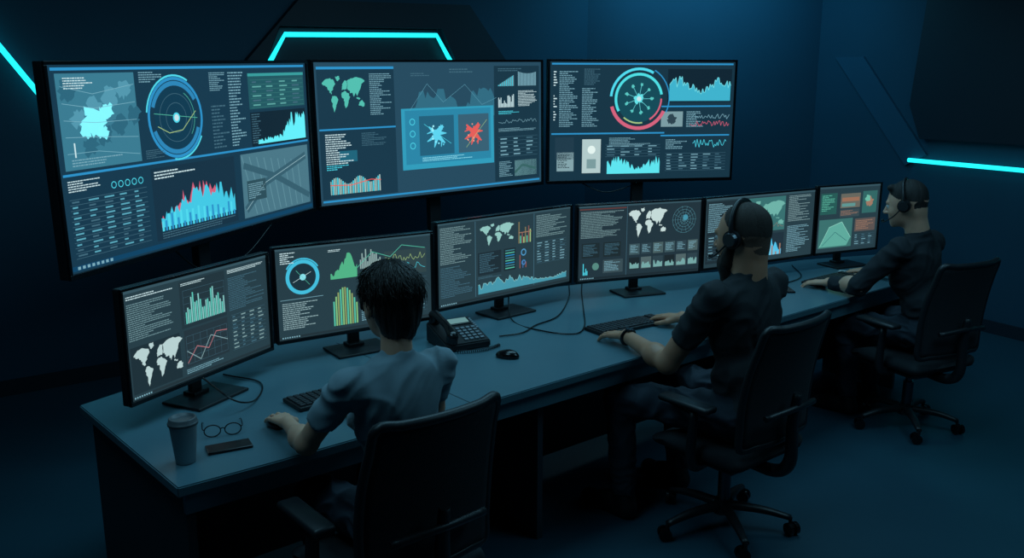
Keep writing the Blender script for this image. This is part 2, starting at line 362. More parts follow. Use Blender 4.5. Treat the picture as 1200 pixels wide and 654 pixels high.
def ui_B3(u):
    u.rect(0,0,1,1,(20,46,60),0);u.rect(.01,.012,.99,.026,BL,2)
    u.text(.05,.08,.15,.55,19,TXT);u.text(.18,.06,.27,.20,6,DIM);u.text(.17,.22,.26,.55,13,TXT);u.text(.02,.08,.04,.5,12,WH)
    u.rect(.01,.595,.62,.608,BL,3)
    c=(.475,.31)
    u.disc(*c,.2,(18,66,78),2);u.ring(*c,.235,.265,PK,25,165,l=3);u.ring(*c,.24,.262,CY,185,300,l=3);u.ring(*c,.27,.28,BL,300,385,l=3);u.ring(*c,.195,.218,(70,200,205),150,350,l=3);u.ring(*c,.195,.21,PK,0,60,l=3);u.ring(*c,.20,.212,YL,80,130,l=3)
    for i in range(9):
        a=i*.7;u.line([c,(c[0]+.075*math.cos(a),c[1]+.13*math.sin(a))],.004,(90,190,195),4);u.blob(c[0]+.07*math.cos(a),c[1]+.12*math.sin(a),.018,(80,180,175),5,i,9)
    u.blob(*c,.05,(90,205,210),5,4);u.disc(*c,.02,WH,6)
    u.panel(.63,.06,.985,.34,DK);u.area(.64,.12,.98,.33,50,(56,160,184),3,5,lambda t:.6+.2*math.sin(t*9),.3,(100,195,205))
    u.rect(.60,.37,.985,.382,BL,3);u.panel(.60,.42,.72,.55,(110,140,146));u.blob(.66,.49,.05,(40,60,70),3,3);u.text(.74,.42,.84,.56,6,TXT)
    u.wave(.76,.50,.98,.55,34,PK,3,.004,5);u.wave(.76,.44,.98,.49,34,TXT,3,.004,6);u.rect(.60,.62,.985,.632,BL,3)
    u.panel(.03,.63,.13,.82,(28,52,66));u.panel(.04,.76,.13,.92,(118,148,154));u.text(.045,.78,.12,.90,5,DK)
    u.panel(.175,.65,.275,.94,(160,182,182));u.disc(.225,.74,.035,(205,220,216),3);u.rect(.20,.82,.25,.9,(110,140,142),3)
    u.text(.32,.64,.58,.72,5,TXT);u.table(.30,.70,.60,.80,4,4);u.area(.31,.80,.60,.95,54,(84,205,215),3,6,lambda t:.55+.25*math.sin(t*8),.45)
    u.text(.63,.66,.75,.75,4,TXT);u.table(.63,.78,.97,.93,6,5);u.wave(.78,.66,.97,.74,30,CY,3,.004,9)
DBG=(34,54,62);HD=(48,74,84)
def ui_M1(u):
    u.rect(0,0,1,1,DBG,0);u.rect(0,0,1,.03,HD,1);u.text(.02,.06,.32,.10,1,WH);u.text(.02,.13,.30,.47,11,(100,132,138))
    u.panel(.35,.05,.67,.50,(30,46,53));u.text(.36,.07,.6,.1,1,WH);u.grid(.37,.14,.66,.46,1,5);u.bars(.38,.14,.66,.46,22,[(86,184,170),(124,184,180)],3,f=lambda t:.35+.6*abs(math.sin(t*7)*math.cos(t*19)))
    u.text(.69,.06,.97,.10,2,WH);u.text(.69,.14,.97,.48,12,DIM);u.panel(.02,.52,.33,.95,(26,42,49));u.map(.02,.50,.36,.96,(164,188,188),3)
    u.panel(.36,.52,.67,.88,(32,46,53));u.grid(.37,.58,.66,.85,6,4);u.line([(.37,.84),(.44,.70),(.52,.76),(.58,.62),(.66,.64)],.008,(158,100,106),4);u.line([(.37,.72),(.46,.84),(.54,.64),(.66,.74)],.007,(120,150,154),4)
    u.table(.70,.52,.97,.88,9,4,(112,142,145));u.text(.36,.90,.66,.95,2,TXT);u.taskbar((30,44,50))
def ui_M2(u):
    u.rect(0,0,1,1,DBG,0);u.rect(0,0,1,.025,HD,1)
    u.text(.03,.05,.12,.18,4,WH);c=(.16,.33)
    u.ring(*c,.15,.19,(60,170,198),0,360);u.ring(*c,.195,.21,(60,170,198),210,330);u.disc(*c,.145,(24,44,54),2);u.disc(*c,.035,(120,200,210),4);u.line([(.10,.38),(.21,.28)],.004,WH,4);u.line([(.12,.25),(.2,.42)],.004,GR,4)
    u.rect(.02,.56,.28,.565,TXT,2);u.text(.03,.60,.28,.90,9,(130,158,162))
    u.area(.33,.12,.50,.40,22,(72,160,120),3,2,pk(.7,.35),.4);u.text(.32,.07,.46,.10,1,WH);u.bars(.52,.10,.66,.32,12,[(130,156,154)],3);u.line([(.50,.30),(.60,.14),(.72,.22),(.80,.10),(.96,.16)],.006,GR,4)
    u.rect(.52,.36,.66,.43,(76,144,94),3);u.rect(.68,.16,.97,.45,(42,60,64),1);u.wave(.69,.2,.96,.3,24,YL,3,.004,3);u.wave(.69,.3,.96,.4,24,CY,3,.004,4)
    u.bars(.34,.50,.50,.93,11,[GR,(118,172,112),(126,142,90)],3,f=lambda t:.5+.5*math.sin(t*3+.3));u.table(.68,.50,.97,.90,9,4);u.text(.52,.50,.66,.93,12,TXT);u.taskbar((30,44,50))
def ui_M3(u):
    u.rect(0,0,1,1,DBG,0);u.rect(0,0,1,.025,HD,1)
    u.text(.02,.06,.24,.5,14,(108,138,142));u.text(.02,.53,.24,.9,11,DIM);u.rect(.26,.03,.264,.95,DIM,2);u.rect(.70,.03,.704,.95,DIM,2)
    u.map(.28,.07,.56,.38,(130,178,172),3);u.bars(.58,.10,.68,.38,8,[(116,106,76),GR,(118,76,72),YL],3);u.rect(.58,.24,.68,.25,OR,4)
    u.panel(.28,.42,.45,.70,(26,40,47));u.text(.29,.44,.44,.68,7,DIM);u.panel(.47,.42,.56,.70,(26,40,47));
    for i in range(8):u.rect(.48,.44+.032*i,.55,.452+.032*i,[(60,120,130),GR,BL][i%3],3)
    u.ring(.62,.50,.03,.045,(70,136,180),l=3);u.ring(.62,.63,.02,.035,(60,116,170),l=3);u.bars(.59,.42,.66,.70,3,[(150,76,74),(64,100,160),(150,76,74)],2,.8)
    u.text(.72,.06,.97,.35,9,(108,138,142));u.table(.72,.40,.97,.68,8,4);u.area(.28,.76,.97,.93,74,(62,134,152),3,2,lambda t:.5+.3*math.sin(t*6),.4,(122,176,178))
    u.text(.28,.72,.50,.75,1,DIM);u.taskbar((30,44,50))
def ui_M4(u):
    u.rect(0,0,1,1,(30,46,54),0);u.rect(0,0,1,.025,HD,1);u.rect(.01,.04,.38,.055,(90,52,50),2)
    u.text(.02,.08,.36,.44,13,(108,138,142));u.rect(.385,.03,.388,.97,DIM,2)
    u.map(.38,.04,.73,.52,(176,196,194),3)
    for i in range(5):u.ring(.86,.26,.04*i+.02,.04*i+.023,(80,136,150),l=2)
    for i in range(14):
        a=i*.45;u.line([(.86,.26),(.86+.19*math.cos(a)/u.asp,.26+.19*math.sin(a))],.002,(80,136,150),2)
    u.disc(.87,.23,.04,(60,130,150),3)
    for i in range(6):
        x=.41+.098*i;u.panel(x,.55,x+.085,.70,[(54,76,82),(40,58,66),(64,84,86)][i%3]);u.text(x+.008,.57,x+.075,.68,4,TXT);u.panel(x,.74,x+.085,.90,[(24,34,38),(72,90,92),(40,58,66)][i%3]);u.area(x+.005,.76,x+.08,.89,9,(104,150,148),3,i)
    for i in range(2):u.panel(.03+.17*i,.50,.17+.17*i,.70,(26,38,42));u.text(.04+.17*i,.52,.16+.17*i,.68,6,DIM)
    u.bars(.04,.75,.08,.93,4,[CY],3);u.disc(.14,.82,.05,(76,122,114),3);u.panel(.20,.74,.36,.92,(50,68,74));u.text(.21,.76,.35,.9,5,TXT);u.taskbar((24,36,42))
def ui_M5(u):
    u.rect(0,0,1,1,DBG,0);u.rect(0,0,1,.03,HD,1)
    u.panel(.02,.05,.30,.95,(26,40,47));u.text(.03,.08,.28,.5,12,TXT);u.table(.03,.55,.28,.9,8,3)
    u.panel(.32,.05,.72,.56,(50,100,100));u.map(.30,.07,.74,.6,(98,160,150),3);u.wave(.33,.44,.71,.52,30,OR,4,.004,3)
    u.panel(.32,.60,.72,.94,(28,44,54));u.area(.34,.66,.70,.93,30,(74,174,208),3,6,pk(.6,.3),.4);u.bars(.34,.75,.7,.93,20,[(100,174,200),OR],4)
    u.text(.75,.06,.97,.46,12,(116,144,148));u.text(.75,.52,.97,.93,12,TXT)
def ui_M6(u):
    u.rect(0,0,1,1,DBG,0);u.rect(0,0,1,.03,HD,1)
    u.panel(.04,.10,.30,.42,(34,80,76));u.text(.06,.13,.28,.38,6,(84,168,146));u.panel(.36,.12,.68,.34,(92,92,84));u.rect(.38,.18,.66,.24,(138,100,80),3);u.rect(.38,.27,.6,.32,(84,134,130),3);u.panel(.36,.36,.68,.48,(50,66,72));u.text(.37,.38,.66,.46,3,OR)
    u.panel(.72,.10,.96,.44,(44,92,90));u.blob(.84,.27,.09,(140,108,90),3,3);u.blob(.80,.22,.06,(96,168,148),4,5)
    u.panel(.04,.50,.58,.94,(52,100,98));u.poly([(.06,.92),(.20,.62),(.40,.55),(.56,.80),(.50,.92)],(84,152,140),3);u.line([(.06,.92),(.20,.62),(.40,.55),(.56,.80)],.008,(130,190,175),4);u.line([(.1,.9),(.3,.7),(.5,.85)],.007,(30,80,90),4)
    u.panel(.62,.52,.96,.72,(82,74,72));u.text(.64,.55,.94,.70,4,OR);u.table(.62,.76,.96,.93,5,3)
# ------------------------------------------------------------------ monitors
def monitor(name,L,R,zL,zR,H,ui,bez=.010,kind='desk',th=.03):
    L=Vector(L);R=Vector(R);W=(R-L).length;mid=(L+R)/2
    yaw=math.atan2(R.y-L.y,R.x-L.x);roll=-math.atan2(zR-zL,W)
    e=empty(name,(mid.x,mid.y,(zL+zR)/2),(0,roll,yaw))
    bm=bmesh.new()
    addbox(bm,(W,th,H),(0,th/2+.006,H/2),bev=.005)
    addbox(bm,(W*.55,.03,H*.5),(0,th+.015,H*.48),bev=.008)
    fbm('housing',bm,M_plastic,e)
    bm=bmesh.new()
    for sz,lc in (((W,.014,bez),(0,0,H-bez/2)),((W,.014,bez*1.5),(0,0,bez*.75)),((bez,.014,H-bez*2.5),(-W/2+bez/2,0,H/2+bez*.25)),((bez,.014,H-bez*2.5),(W/2-bez/2,0,H/2+bez*.25))):
        addbox(bm,sz,lc,bev=.002)
    fbm('bezel',bm,M_glossy,e)
    Wi=W-2*bez;Hi=H-2.5*bez
    u=UI(Wi,Hi);ui(u);o=u.build(e);o.location=(0,.0045,bez*1.5)
    if kind=='desk':
        zb=.75-(zL+zR)/2
        bm=bmesh.new();addbox(bm,(.055,.022,.22-zb-.02),(0,.075,(zb+.22)/2),bev=.004);addbox(bm,(.09,.06,.06),(0,.06,.2),bev=.006)
        fbm('stand_neck',bm,M_plastic,e)
        bm=bmesh.new();addbox(bm,(.27,.19,.012),(0,.02,zb+.0065),bev=.005);addbox(bm,(.08,.06,.016),(0,.07,zb+.018),bev=.004)
        fbm('stand_base',bm,M_plastic,e)
    else:
        z0=-(zL+zR)/2
        bm=bmesh.new();addbox(bm,(.09,.05,-z0+.45),(0,.10,(z0+.45)/2),bev=.006);addbox(bm,(.5,.04,.3),(0,.06,.4),bev=.006)
        fbm('stand_pole',bm,M_plastic,e)
        bm=bmesh.new();addbox(bm,(.6,.42,.02),(0,.10,z0+.011),bev=.006);fbm('stand_base',bm,M_plastic,e)
    return e
monitor('desktop_monitor',(-1.324,2.938),(-1.007,3.624),.84,.84,.42,ui_M1)
monitor('desktop_monitor',(-1.006,3.69),(-.372,4.121),.84,.84,.425,ui_M2)
monitor('desktop_monitor',(-.368,4.25),(.330,4.888),.84,.84,.444,ui_M3)
monitor('desktop_monitor',(.357,4.87),(1.107,5.165),.84,.84,.444,ui_M4)
monitor('desktop_monitor',(1.127,5.213),(1.940,5.688),.84,.84,.44,ui_M5)
monitor('desktop_monitor',(1.952,5.692),(2.452,5.93),.84,.84,.452,ui_M6)
bd1=monitor('wall_display',(-1.855,3.668),(-1.206,5.458),1.125,1.165,.9,ui_B1,.016,'big',.05)
monitor('wall_display',(-1.19,5.49),(.232,6.685),1.165,1.19,.905,ui_B2,.016,'big',.05)
bd3=monitor('wall_display',(.262,6.70),(1.71,6.987),1.19,1.19,.91,ui_B3,.016,'big',.05)
# ------------------------------------------------------------------ chair
def chair(loc,yaw,rb=.29):
    e=empty('office_chair',(loc[0],loc[1],0),(0,0,math.radians(yaw)))
    bm=bmesh.new();addbox(bm,(.48,.47,.07),(0,0,.425),bev=.03)
    bmesh.ops.subdivide_edges(bm,edges=[x for x in bm.edges if x.calc_length()>.2],cuts=6,use_grid_fill=True)
    for v in bm.verts:
        if v.co.z>.43: v.co.z+=-.012+.05*abs(v.co.x)**1.5*2-(.02 if v.co.y>.2 else 0)
    fbm('seat',bm,M_fabric,e,True)
    box('seat_pan',(.40,.36,.03),(0,0,.376),M_chairpl,e,bev=.01)
    def bp(s,t):
        w=.225+.015*math.sin(t*math.pi)-.015*t
        z=.50+.51*t
        y=-.225-.09*t+.03*math.sin(t*3.0)-.045*(1-s*s)*.8
        return Vector((s*w,y,z))
    bm=bmesh.new();N=14;K=16
    G=[[bm.verts.new(bp(-1+2*i/N,j/K)) for i in range(N+1)] for j in range(K+1)]
    for j in range(K):
        for i in range(N):bm.faces.new((G[j][i],G[j][i+1],G[j+1][i+1],G[j+1][i]))
    o=fbm('backrest_mesh',bm,M_fabric,e,True);md=o.modifiers.new('s','SOLIDIFY');md.thickness=.022;md.offset=0
    rim=[bp(-1+2*i/6,1) for i in range(7)]+[bp(1,1-j/6) for j in range(1,7)]+[bp(1-2*i/6,0) for i in range(1,7)]+[bp(-1,j/6) for j in range(1,6)]
    tube('backrest_frame',rim,.016,M_chairpl,e,closed=True,sub=4,seg=10)
    bm=bmesh.new()
    addtube(bm,[(0,-.05,.36),(0,-.24,.355),(0,-.315,.42),(0,-.315,.58),(0,-.33,.72)],.022,rr=[.026,.028,.028,.024,.018],seg=10)
    addtube(bm,[(-.17,-.30,.64),(0,-.335,.66),(.17,-.30,.64)],.014,seg=8)
    fbm('backrest_spine',bm,M_chairpl,e)
    for sx,nm in ((-1,'left'),(1,'right')):
        bm=bmesh.new()
        addtube(bm,[(sx*.14,-.02,.37),(sx*.25,-.03,.375),(sx*.285,-.03,.43),(sx*.285,-.04,.63)],.018,seg=10,rr=[.02,.02,.02,.016],flat=1.3)
        addtube(bm,[(sx*.285,-.04,.62),(sx*.28,.10,.638)],.014,seg=8)
        fbm('armrest_post_'+nm,bm,M_chairpl,e)
        bm=bmesh.new();addbox(bm,(.075,.26,.028),(sx*.285,.0,.652),bev=.012);fbm('armrest_pad_'+nm,bm,M_chairpl,e,True)
    bm=bmesh.new();addcyl(bm,.028,.028,.16,(0,0,.19));addcyl(bm,.018,.018,.14,(0,0,.31));addbox(bm,(.18,.22,.05),(0,-.01,.345),bev=.015)
    fbm('gas_lift',bm,M_metal,e)
    bm=bmesh.new();addcyl(bm,.045,.04,.06,(0,0,.105))
    for i in range(5):
        a=math.radians(72*i+20);c,s=math.cos(a),math.sin(a)
        addtube(bm,[(c*.02,s*.02,.11),(c*.17,s*.17,.10),(c*rb,s*rb,.075)],.02,rr=[.026,.022,.016],seg=8,flat=.8)
        addcyl(bm,.008,.008,.04,(c*rb,s*rb,.06),seg=10)
    fbm('star_base',bm,M_chairpl,e)
    bm=bmesh.new()
    for i in range(5):
        a=math.radians(72*i+20);c,s=math.cos(a),math.sin(a);R=RZ(math.degrees(a)+35*(i%3))
        ctr=Vector((c*rb,s*rb,.029))+R@Vector((0,-.012,0))
        for q in (-.016,.016):addcyl(bm,.028,.028,.018,ctr+R@Vector((q,0,0)),R@RY(90),20)
        addbox(bm,(.012,.035,.034),ctr+Vector((0,0,.008)),R,bev=.004)
    fbm('castors',bm,M_glossy,e)
    return e
YAW=39.72
chair((-.41,2.69),YAW)
chair((.94,3.675),YAW)
chair((2.27,4.88),YAW-14,.27)
# ------------------------------------------------------------------ SDF bodies
def rc(a,b,ra,rb,lab,k=.02,flat=False,sub=False):
    return dict(t='c',a=np.array(a,float),b=np.array(b,float),ra=ra,rb=rb,lab=lab,k=k,flat=flat,sub=sub)
def el(c,r,lab,k=.02,R=None,sub=False):
    return dict(t='e',c=np.array(c,float),r=np.array(r,float),lab=lab,k=k,R=np.array(R) if R is not None else None,sub=sub)
def pbox(p):
    if p['t']=='c':
        m=max(p['ra'],p['rb']);return np.minimum(p['a'],p['b'])-m,np.maximum(p['a'],p['b'])+m
    m=p['r'] if p['R'] is None else np.full(3,p['r'].max());return p['c']-m,p['c']+m
def sdf(p,X,Y,Z):
    if p['t']=='c':
        a,b=p['a'],p['b'];d=b-a;L2=float(d@d)+1e-12
        x=X-a[0];y=Y-a[1];z=Z-a[2];h=(x*d[0]+y*d[1]+z*d[2])/L2
        if p['flat']: pl=(h-1)*math.sqrt(L2)
        h=np.clip(h,0,1)
        q=np.sqrt((x-h*d[0])**2+(y-h*d[1])**2+(z-h*d[2])**2)-(p['ra']+(p['rb']-p['ra'])*h)
        return np.maximum(q,pl) if p['flat'] else q
    x=X-p['c'][0];y=Y-p['c'][1];z=Z-p['c'][2]
    if p['R'] is not None:
        R=p['R'];x,y,z=R[0,0]*x+R[1,0]*y+R[2,0]*z,R[0,1]*x+R[1,1]*y+R[2,1]*z,R[0,2]*x+R[1,2]*y+R[2,2]*z
    r=p['r'];k0=np.sqrt((x/r[0])**2+(y/r[1])**2+(z/r[2])**2);k1=np.sqrt((x/r[0]**2)**2+(y/r[1]**2)**2+(z/r[2]**2)**2)+1e-9
    return k0*(k0-1)/k1
def smin(a,b,k):
    h=np.maximum(k-np.abs(a-b),0)/k
    return np.minimum(a,b)-h*h*k*.25
def surface(groups,res,kg=.006,floor=None):
    allp=[p for g in groups for p in g if not p['sub']]
    lo=np.min([pbox(p)[0] for p in allp],0)-res*4;hi=np.max([pbox(p)[1] for p in allp],0)+res*4
    n=np.ceil((hi-lo)/res).astype(int)+1
    ax=[lo[i]+res*np.arange(n[i]) for i in range(3)]
    D=np.full(n,1.0,np.float32)
    for g in groups:
        G=np.full(n,1.0,np.float32)
        for p in g:
            a,b=pbox(p);m=p['k']+res*4
            i0=np.clip(np.floor((a-m-lo)/res).astype(int),0,n-1);i1=np.clip(np.ceil((b+m-lo)/res).astype(int)+1,1,n)
            sl=tuple(slice(i0[i],i1[i]) for i in range(3))
            d=sdf(p,ax[0][sl[0]][:,None,None],ax[1][sl[1]][None,:,None],ax[2][sl[2]][None,None,:]).astype(np.float32)
            if p['sub']:G[sl]=-smin(-G[sl],d,p['k'])
            else:G[sl]=smin(G[sl],d,p['k'])
        D=smin(D,G,kg)
    if floor is not None: D=np.maximum(D,(floor-ax[2])[None,None,:].astype(np.float32))
    S=D<0
    c=[S[i:n[0]-1+i,j:n[1]-1+j,k:n[2]-1+k] for i in (0,1) for j in (0,1) for k in (0,1)]
    anyv=c[0].copy();allv=c[0].copy()
    for q in c[1:]:anyv|=q;allv&=q
    I,J,K=np.nonzero(anyv&~allv)
    pos=np.zeros((len(I),3));cnt=np.zeros(len(I))
    cor=[(i,j,k) for i in (0,1) for j in (0,1) for k in (0,1)]
    for a in cor:
        for axis in range(3):
            if a[axis]==0:
                b=list(a);b[axis]=1
                va=D[I+a[0],J+a[1],K+a[2]].astype(float);vb=D[I+b[0],J+b[1],K+b[2]].astype(float)
                m=(va<0)!=(vb<0);t=np.where(m,va/np.where(m,va-vb,1),0)
                for q in range(3):pos[:,q]+=m*(a[q]+(t if q==axis else 0))
                cnt+=m
    pos/=cnt[:,None]
    V=lo+(np.stack([I,J,K],1)+pos)*res
    idx=np.full(n,-1,int);idx[I,J,K]=np.arange(len(I))
    faces=[]
    for axis in range(3):
        s0=[slice(0,n[q]-(1 if q==axis else 0)) for q in range(3)];s1=list(s0);s1[axis]=slice(1,n[axis])
        ch=S[tuple(s0)]!=S[tuple(s1)]
        i,j,k=np.nonzero(ch);e=[i,j,k];u,v=(axis+1)%3,(axis+2)%3
        ok=(e[u]>0)&(e[v]>0);e=[q[ok] for q in e]
        def cell(du,dv):
            f=[q.copy() for q in e];f[u]=f[u]-du;f[v]=f[v]-dv;return idx[f[0],f[1],f[2]]
        Q=np.stack([cell(1,1),cell(0,1),cell(0,0),cell(1,0)],1)
        ins=S[e[0],e[1],e[2]]
        Q=np.where(ins[:,None],Q,Q[:,::-1]);Q=Q[(Q>=0).all(1)];faces.append(Q)
    Fq=np.concatenate(faces)
    C=V[Fq].mean(1);best=np.full(len(C),9.);lab=np.zeros(len(C),int)
    for p in allp:
        d=sdf(p,C[:,0],C[:,1],C[:,2]);m=d<best;best[m]=d[m];lab[m]=p['lab']
    return V,Fq,lab
SKIN,SHIRT,PANTS,SHOE,HAIR,LIP,EYE,FADE=range(8)
class Head:
    def __init__(s,c,yaw,pitch,sc):
        s.c=np.array(c,float);s.R=np.array(RZ(yaw)@RX(pitch));s.s=sc
    def P(s,p):return s.c+s.R@(np.array(p,float)*s.s)
    def el(s,c,r,lab,k=.02,sub=False):return el(s.P(c),np.array(r)*s.s,lab,k,s.R,sub)
    def rc(s,a,b,ra,rb,lab,k=.02):return rc(s.P(a),s.P(b),ra*s.s,rb*s.s,lab,k)
def head_groups(h,neck,kind):
    g=[h.el((0,-.012,.03),(.077,.097,.09),SKIN),h.el((0,.03,-.02),(.062,.066,.085),SKIN,.03),h.el((0,.042,-.072),(.046,.05,.042),SKIN,.03),h.el((0,.078,-.098),(.02,.016,.016),SKIN)]
    for x in (-1,1):
        g+=[h.el((x*.036,.06,-.03),(.022,.024,.025),SKIN)]
    g+=[h.rc((-.035,.082,.024),(.035,.082,.024),.011,.011,SKIN,.012),h.rc((0,.09,.012),(0,.112,-.028),.008,.012,SKIN,.01)]
    for x in (-1,1):
        g+=[h.el((x*.011,.103,-.032),(.008,.01,.007),SKIN,.006),h.el((x*.031,.1,.004),(.016,.012,.010),SKIN,.01,True),h.el((x*.031,.083,.003),(.012,.012,.011),EYE,.002)]
        g+=[h.el((x*.081,-.008,-.004),(.010,.02,.031),SKIN,.006),h.el((x*.091,-.005,.0),(.006,.011,.018),SKIN,.004,True)]
    g+=[h.rc((-.018,.088,-.060),(.018,.088,-.060),.007,.007,LIP,.006),h.rc((-.015,.088,-.068),(.015,.088,-.068),.007,.007,LIP,.004)]
    w=.060 if kind=='beard' else (.046 if kind=='bob' else .057)
    g+=[rc(h.P((0,-.034,-.03)),neck,w*h.s,(w+.008)*h.s,SKIN,.03),h.el((0,-.052,-.035),(.056,.042,.05),SKIN,.03)]
    H=[]
    if kind=='bob':
        H=[h.el((0,-.016,.044),(.090,.106,.096),HAIR,.03),h.el((0,-.062,-.005),(.080,.062,.078),HAIR,.03),h.el((0,-.066,-.065),(.058,.038,.050),HAIR,.03)]
        for x in (-1,1):H+=[h.rc((x*.070,.035,.05),(x*.078,.028,.0),.02,.012,HAIR,.02)]
        H+=[h.rc((-.045,.074,.080),(.05,.070,.075),.022,.02,HAIR,.02)]
    elif kind=='beard':
        H=[h.el((0,-.021,.040),(.0785,.096,.086),HAIR,.03),h.el((0,-.050,-.004),(.066,.053,.056),FADE,.03),h.el((0,-.056,-.050),(.052,.040,.046),FADE,.03)]
        H+=[h.el((0,.055,-.098),(.050,.052,.050),HAIR,.02),h.rc((0,.07,-.12),(0,.082,-.160),.034,.022,HAIR,.02),h.rc((-.022,.094,-.048),(.022,.094,-.048),.009,.009,HAIR,.008)]
        for x in (-1,1):H+=[h.rc((x*.068,.012,-.02),(x*.044,.045,-.09),.014,.028,HAIR,.02)]
    else:
        H=[h.el((0,-.018,.044),(.079,.096,.087),HAIR,.03),h.el((0,-.052,.004),(.064,.051,.052),HAIR,.03),h.el((0,-.054,-.042),(.050,.038,.044),FADE,.03),h.rc((-.04,.058,.100),(.04,.062,.096),.018,.016,HAIR,.02)]
    return [g,H]
def hand(w,d,n,ts,curl,s,lab=SKIN):
    w=np.array(w,float);d=np.array(d,float);d/=np.linalg.norm(d);n=np.array(n,float);n-=d*(n@d);n/=np.linalg.norm(n);l=np.cross(d,n)
    g=[];offs=[.031,.0105,-.0105,-.030]
    lens=[(.042,.026,.021),(.046,.03,.022),(.043,.028,.021),(.034,.021,.019)];mc=[.086,.089,.084,.076]
    for i in range(4):
        o=offs[i]*ts;K=w+(d*mc[i]+l*o-n*(.004 if i in(0,3) else 0))*s
        g.append(rc(w+(l*o*.55+d*.005)*s,K,.0145*s,.0112*s,lab,.012))
        a=.0;p=K;r=.0094
        for j in range(3):
            a+=curl*(.35,.75,.6)[j];dr=d*math.cos(a)-n*math.sin(a)+l*o*3.4*math.cos(a)
            q=p+dr*lens[i][j]*s;g.append(rc(p,q,r*s,(r-.001)*s,lab,.003));p=q;r-=.0011
    b=w+(d*.022+l*ts*.02-n*.006)*s;p=b+(d*.62+l*ts*.62-n*.25)*.045*s;q=p+(d*.88+l*ts*.35-n*.2)*.033*s;t=q+(d*.97+l*ts*.05-n*.15)*.026*s
    g+=[rc(b,p,.017*s,.013*s,lab,.014),rc(p,q,.0118*s,.0105*s,lab,.004),rc(q,t,.0105*s,.0085*s,lab,.003)]
    return g
def person(name,loc,yaw,p,mats):
    s=p['s'];sc=np.array(p['sh'],float);sw=p['sw'];fem=p.get('fem',False)
    LS=sc+np.array((-sw,0,-.015));RS=sc+np.array((sw,0,-.015))
    py=-.04
    T=[]
    cw=(.145 if fem else .168)*s
    T+=[el((0,py,.58),(.165*s if not fem else .165,.125*s,.10*s),SHIRT,.04),
        el((sc[0]*.3,py+.01+(sc[1]-py)*.3,.72),((.125 if fem else .15)*s,(.095 if fem else .12)*s,.13*s),SHIRT,.05),
        el(sc+np.array((0,-.0,-.15*s)),(cw,(.10 if fem else .118)*s,.16*s),SHIRT,.05),
        el(sc+np.array((0,-.035,-.075*s)),(cw*.98,.075*s,.10*s),SHIRT,.05),
        rc(LS+np.array((.02,0,-.005)),RS+np.array((-.02,0,-.005)),.050*s,.050*s,SHIRT,.05),
        rc(sc+np.array((-.05,-.012,.004)),sc+np.array((.05,-.012,.004)),.048*s,.048*s,SHIRT,.05)]
    if fem:T+=[el(sc+np.array((x*.07,.085,-.16)),(.06,.055,.06),SHIRT,.03) for x in (-1,1)]
    nk=sc+np.array((0,-.015,.0))
    nw=.066 if not fem else .052
    T+=[rc(nk,sc+(np.array(p['head'])-sc)*.32+np.array((0,-.02,.0)),nw*s+.010,nw*s,SHIRT,.015,flat=True)]
    G_arm=[]
    for S_,E_,W_,hd,ts in ((LS,p['Le'],p['Lw'],p['Lh'],1),(RS,p['Re'],p['Rw'],p['Rh'],-1)):
        E_=np.array(E_,float);W_=np.array(W_,float)
        ar=.84 if fem else 1.0
        if p.get('long'):
            T+=[rc(S_,E_,.064*s,.050*s,SHIRT,.03),rc(E_,E_+(W_-E_)*.93,.051*s,.036*s,SHIRT,.03,flat=True)]
        else:
            f=p.get('slv',.6);T+=[rc(S_,S_+(E_-S_)*f,.063*s*(.93 if fem else 1),.060*s*ar,SHIRT,.03,flat=True)]
        a=[rc(S_+(E_-S_)*.2,E_,.05*s*ar,.042*s*ar,SKIN,.02),rc(E_,W_,.042*s*ar,.027*s*ar,SKIN,.02),el(E_+(W_-E_)*.28,np.array((.046,.046,.046))*s*ar,SKIN,.03)]
        a+=hand(W_,hd,p.get('n',(0,0,1)),ts,p.get('curl',.42),s*(.92 if fem else 1))
        G_arm.append(a)
    Pn=[el((0,py,.56),(.178*s,.135*s,.10*s),PANTS,.03)]
    Sh=[]
    for x,kn,an in ((-1,p['Lk'],p['La']),(1,p['Rk'],p['Ra'])):
        kn=np.array(kn,float);an=np.array(an,float);hp=np.array((x*.095*s,py+.02,.56))
        Pn+=[rc(hp,kn,.092*s,.064*s,PANTS,.04),rc(kn,an,.062*s,.05*s,PANTS,.03,flat=True)]
        fd=np.array((x*.1,1.,0));fd/=np.linalg.norm(fd)
        heel=np.array((an[0],an[1]-.02,.035));toe=heel+fd*.20*s;toe[2]=.03
        Sh+=[rc(heel,toe,.040*s,.038*s,SHOE,.02),rc(an,heel+np.array((0,0,.02)),.042*s,.042*s,SHOE,.02),el(heel+fd*.09+np.array((0,0,.03)),(.038,.07,.035),SHOE,.03)]
    parts=[surface([T,Pn],.007,.004),surface([Sh],.006,floor=.003)]
    for a in G_arm:parts.append(surface([a],.0032))
    h=Head(p['head'],p.get('hyaw',0),p.get('hpitch',0),p['hs'])
    parts.append(surface(head_groups(h,nk,p['hair']),.0036,.003))
    Vs=[];Fs=[];Ls=[];o=0
    for V,Fq,lb in parts:Vs.append(V);Fs.append(Fq+o);Ls.append(lb);o+=len(V)
    V=np.concatenate(Vs);Fq=np.concatenate(Fs);lb=np.concatenate(Ls)
    me=bpy.data.meshes.new(name)
    me.vertices.add(len(V));me.vertices.foreach_set('co',V.ravel().astype(np.float32))
    me.loops.add(len(Fq)*4);me.loops.foreach_set('vertex_index',Fq.ravel().astype(np.int32))
    me.polygons.add(len(Fq));me.polygons.foreach_set('loop_start',np.arange(0,len(Fq)*4,4,dtype=np.int32));me.polygons.foreach_set('loop_total',np.full(len(Fq),4,np.int32))
    me.update(calc_edges=True);me.validate()
    vl=np.zeros(len(V),int);vl[Fq.ravel()]=np.repeat(lb,4)
